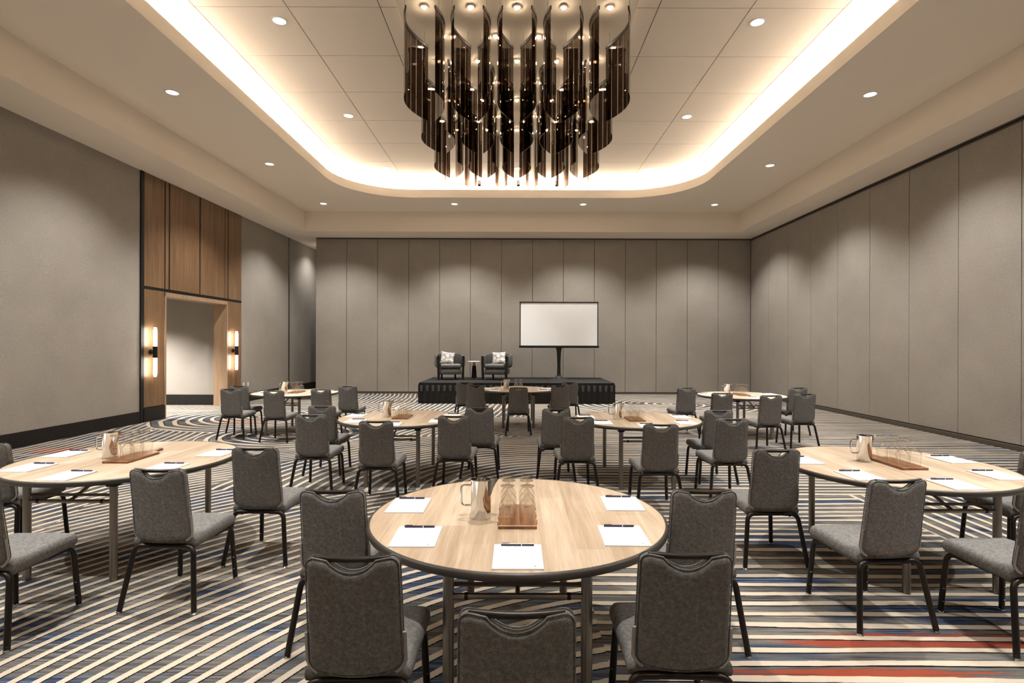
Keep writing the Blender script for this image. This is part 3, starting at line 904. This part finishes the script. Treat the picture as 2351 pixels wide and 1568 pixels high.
def make_board(paddle):
    bm = bmesh.new()
    if paddle:
        P = [(-.1, -.21), (.1, -.21), (.1, .17), (.085, .20)]
        P += [(.03, .225), (.024, .30)]+[(.024*math.cos(a)*1.0, .335+.03*math.sin(a)) for a in [math.radians(q) for q in (20, 60, 90, 120, 160)]]+[(-.024, .30), (-.03, .225), (-.085, .20), (-.1, .17)]
    else:
        P = [(-.1, -.19), (.1, -.19)]
        P += [(.1-.006*math.sin(k*1.7), -.19+.38*k/12) for k in range(1, 12)]+[(.092, .19), (-.092, .19)]+[(-.1+.006*math.sin(k*2.3), -.19+.38*k/12) for k in range(11, 0, -1)]
    prism(bm, P, 0, .018)
    bmesh.ops.recalc_face_normals(bm, faces=bm.faces[:])
    bmesh.ops.bevel(bm, geom=[e for e in bm.edges if abs(e.verts[0].co.z-e.verts[1].co.z) < 1e-6], offset=.002, segments=1, affect='EDGES')
    o = link('serving_board', bm, 'board')
    if paddle:
        link('hanging_hole', L([(.009, .0184), (0, .0185)], 14, 0, .335), 'black', o)
    return o
P_chair, P_table, P_pad, P_pen, P_gob, P_pit = make_chair(), make_table(), make_pad(), make_pen(), make_goblet(), make_pitcher()
P_sq, P_pd = make_board(False), make_board(True)
used = set()
def place(p, loc, rotz, label, cat, group):
    o = p if p.name not in used else copy_tree(p)
    used.add(p.name)
    o.location = loc; o.rotation_euler = (0, 0, rotz); tag(o, label, cat, group); return o

TB = [ # key, label words, centre, chairs (x, y of the backrest top), pitcher offset, board offset, paddle, board turn
 ('nearest table', 'round oak table nearest to the camera, ringed by five chairs', (.01, 3.05), [(-.99, 2.95, 0), (-.61, 2.03, 1), (.004, 1.618, 0), (.655, 2.07, -2), (1.03, 2.97, -1)], (-.20, -.07), (0, -.07), 0, 0),
 ('front left table', 'round oak table at the front left, beside the dark baseboard', (-3.19, 4.51), [(-4.17, 4.295, 0), (-3.82, 3.45, 0), (-3.03, 3.0, 0), (-2.243, 3.43, -2), (-1.98, 4.15, -1)], (-.17, .01), (.03, 0), 1, 0),
 ('front right table', 'round oak table at the front right, cut off by the frame', (2.99, 4.34), [(1.98, 4.14, 0), (2.229, 3.214, 5), (2.93, 2.96, 3), (3.72, 3.34, 0), (3.985, 4.1, 0)], (-.13, .14), (.05, .02), 2, 0),
 ('middle left table', 'round oak table in the middle of the room, left of the aisle', (-1.475, 7.1), [(-2.49, 7.0, 0), (-2.304, 6.13, 0), (-1.444, 5.627, 0), (-.681, 6.05, -2), (-.445, 6.85, -3)], (-.21, .03), (0, 0), 0, 0),
 ('middle right table', 'round oak table in the middle of the room, right of the aisle', (1.55, 7.03), [(.499, 6.75, 0), (.672, 5.976, 2), (1.451, 5.455, 0), (2.327, 5.89, 2), (2.456, 6.646, 3)], (-.26, -.08), (-.04, -.08), 0, 0),
 ('stage table', 'round oak table right in front of the stage', (.05, 11.75), [(-1.09, 11.57, 0), (-.79, 10.64, 0), (.046, 10.17, 0), (.869, 10.76, 0), (1.148, 11.7, 0)], (-.26, -.05), (0, -.05), 0, 0),
 ('back left table', 'round oak table at the back left, near the doorway', (-4.34, 10.75), [(-5.247, 10.33, 0), (-5.036, 9.62, 0), (-4.15, 9.34, 0), (-3.45, 9.64, 0), (-3.21, 10.4, 0)], (-.22, 0), (.03, 0), 1, 0),
 ('back right table', 'round oak table at the back right, near the corner', (4.33, 10.5), [(3.194, 10.25, 3), (3.44, 9.1, 0), (4.05, 8.68, 2), (4.75, 8.98, 2), (5.31, 10.3, 2)], (-.27, 0), (.0, 0), 2, 0),
]
POS = ['far left', 'near left', 'nearest', 'near right', 'far right']
PADS = [(-.635, .14), (-.495, -.38), (0.0, -.63), (.52, -.36), (.62, .19)]
for ti, (key, tl, (cx, cy), chairs, po, bo, pad_, turn) in enumerate(TB):
    place(P_table, (cx, cy, 0), math.radians([0, 0, 0, 0, 0, 0, 0, 0][ti]), tl, 'table', 'round tables')
    for k, (x, y, a) in enumerate(chairs):
        if (ti == 1 and k == 1) or (ti == 2 and k == 3): continue      # outside the frame
        place(P_chair, (x, y+.27, 0), math.radians(a), f'grey fabric chair at the {key}, {POS[k]} of its five seats', 'chair', 'banquet chairs')
    for k, (x, y) in enumerate(PADS):
        rz = math.radians(random.uniform(-1.2, 1.2))
        place(P_pad, (cx+x, cy+y, TH), rz, f'white notepad on the {key}, {POS[k]} of its five pads', 'notepad', 'notepads')
        place(P_pen, (cx+x+random.uniform(-.008, .008), cy+y+.122, TH+.007), rz, f'navy pen on the {POS[k]} notepad of the {key}', 'pen', 'pens')
    place(P_pit, (cx+po[0], cy+po[1], TH), math.radians(random.uniform(-6, 6)), f'chrome water pitcher standing on the {key}', 'pitcher', 'water pitchers')
    bl = 'paddle shaped' if pad_ else 'square'
    bx_, by_ = cx+bo[0], cy+bo[1]
    place(P_pd if pad_ else P_sq, (bx_, by_, TH), turn, f'{bl} dark wood serving board under goblets on the {key}', 'board', 'serving boards')
    for row in range(3):
        for colm in range(2):
            gx = (-.05, .052)[colm]+random.uniform(-.004, .004); gy = (-.135, -.02, .095)[row]
            place(P_gob, (bx_+gx, by_+gy, TH+.0185), 0, f'upturned goblet on the {key}, {("near", "middle", "far")[row]} row of its board, {("left", "right")[colm]} column', 'goblet', 'goblets')

# ------------------------------------------------------------------ world, camera, view
w = bpy.data.worlds.new('World'); scene.world = w; w.use_nodes = True
w.node_tree.nodes['Background'].inputs[0].default_value = (1, .9, .8, 1)
w.node_tree.nodes['Background'].inputs[1].default_value = .0
cam = bpy.data.cameras.new('Camera'); co_ = bpy.data.objects.new('Camera', cam); C.objects.link(co_)
cam.sensor_width = 36; cam.lens = 36*1253/2351
cam.shift_x = -9.5/2351; cam.shift_y = 9/2351
co_.matrix_world = Matrix.Translation((0, 0, H)) @ Matrix.Rotation(PI/2, 4, 'X') @ Matrix.Rotation(.003, 4, 'Z')
cam.clip_start = .05; cam.clip_end = 100
scene.camera = co_
vs = scene.view_settings
vs.view_transform = 'Standard'; vs.look = 'None'; vs.gamma = 1; vs.use_curve_mapping = False; vs.exposure = 0.62
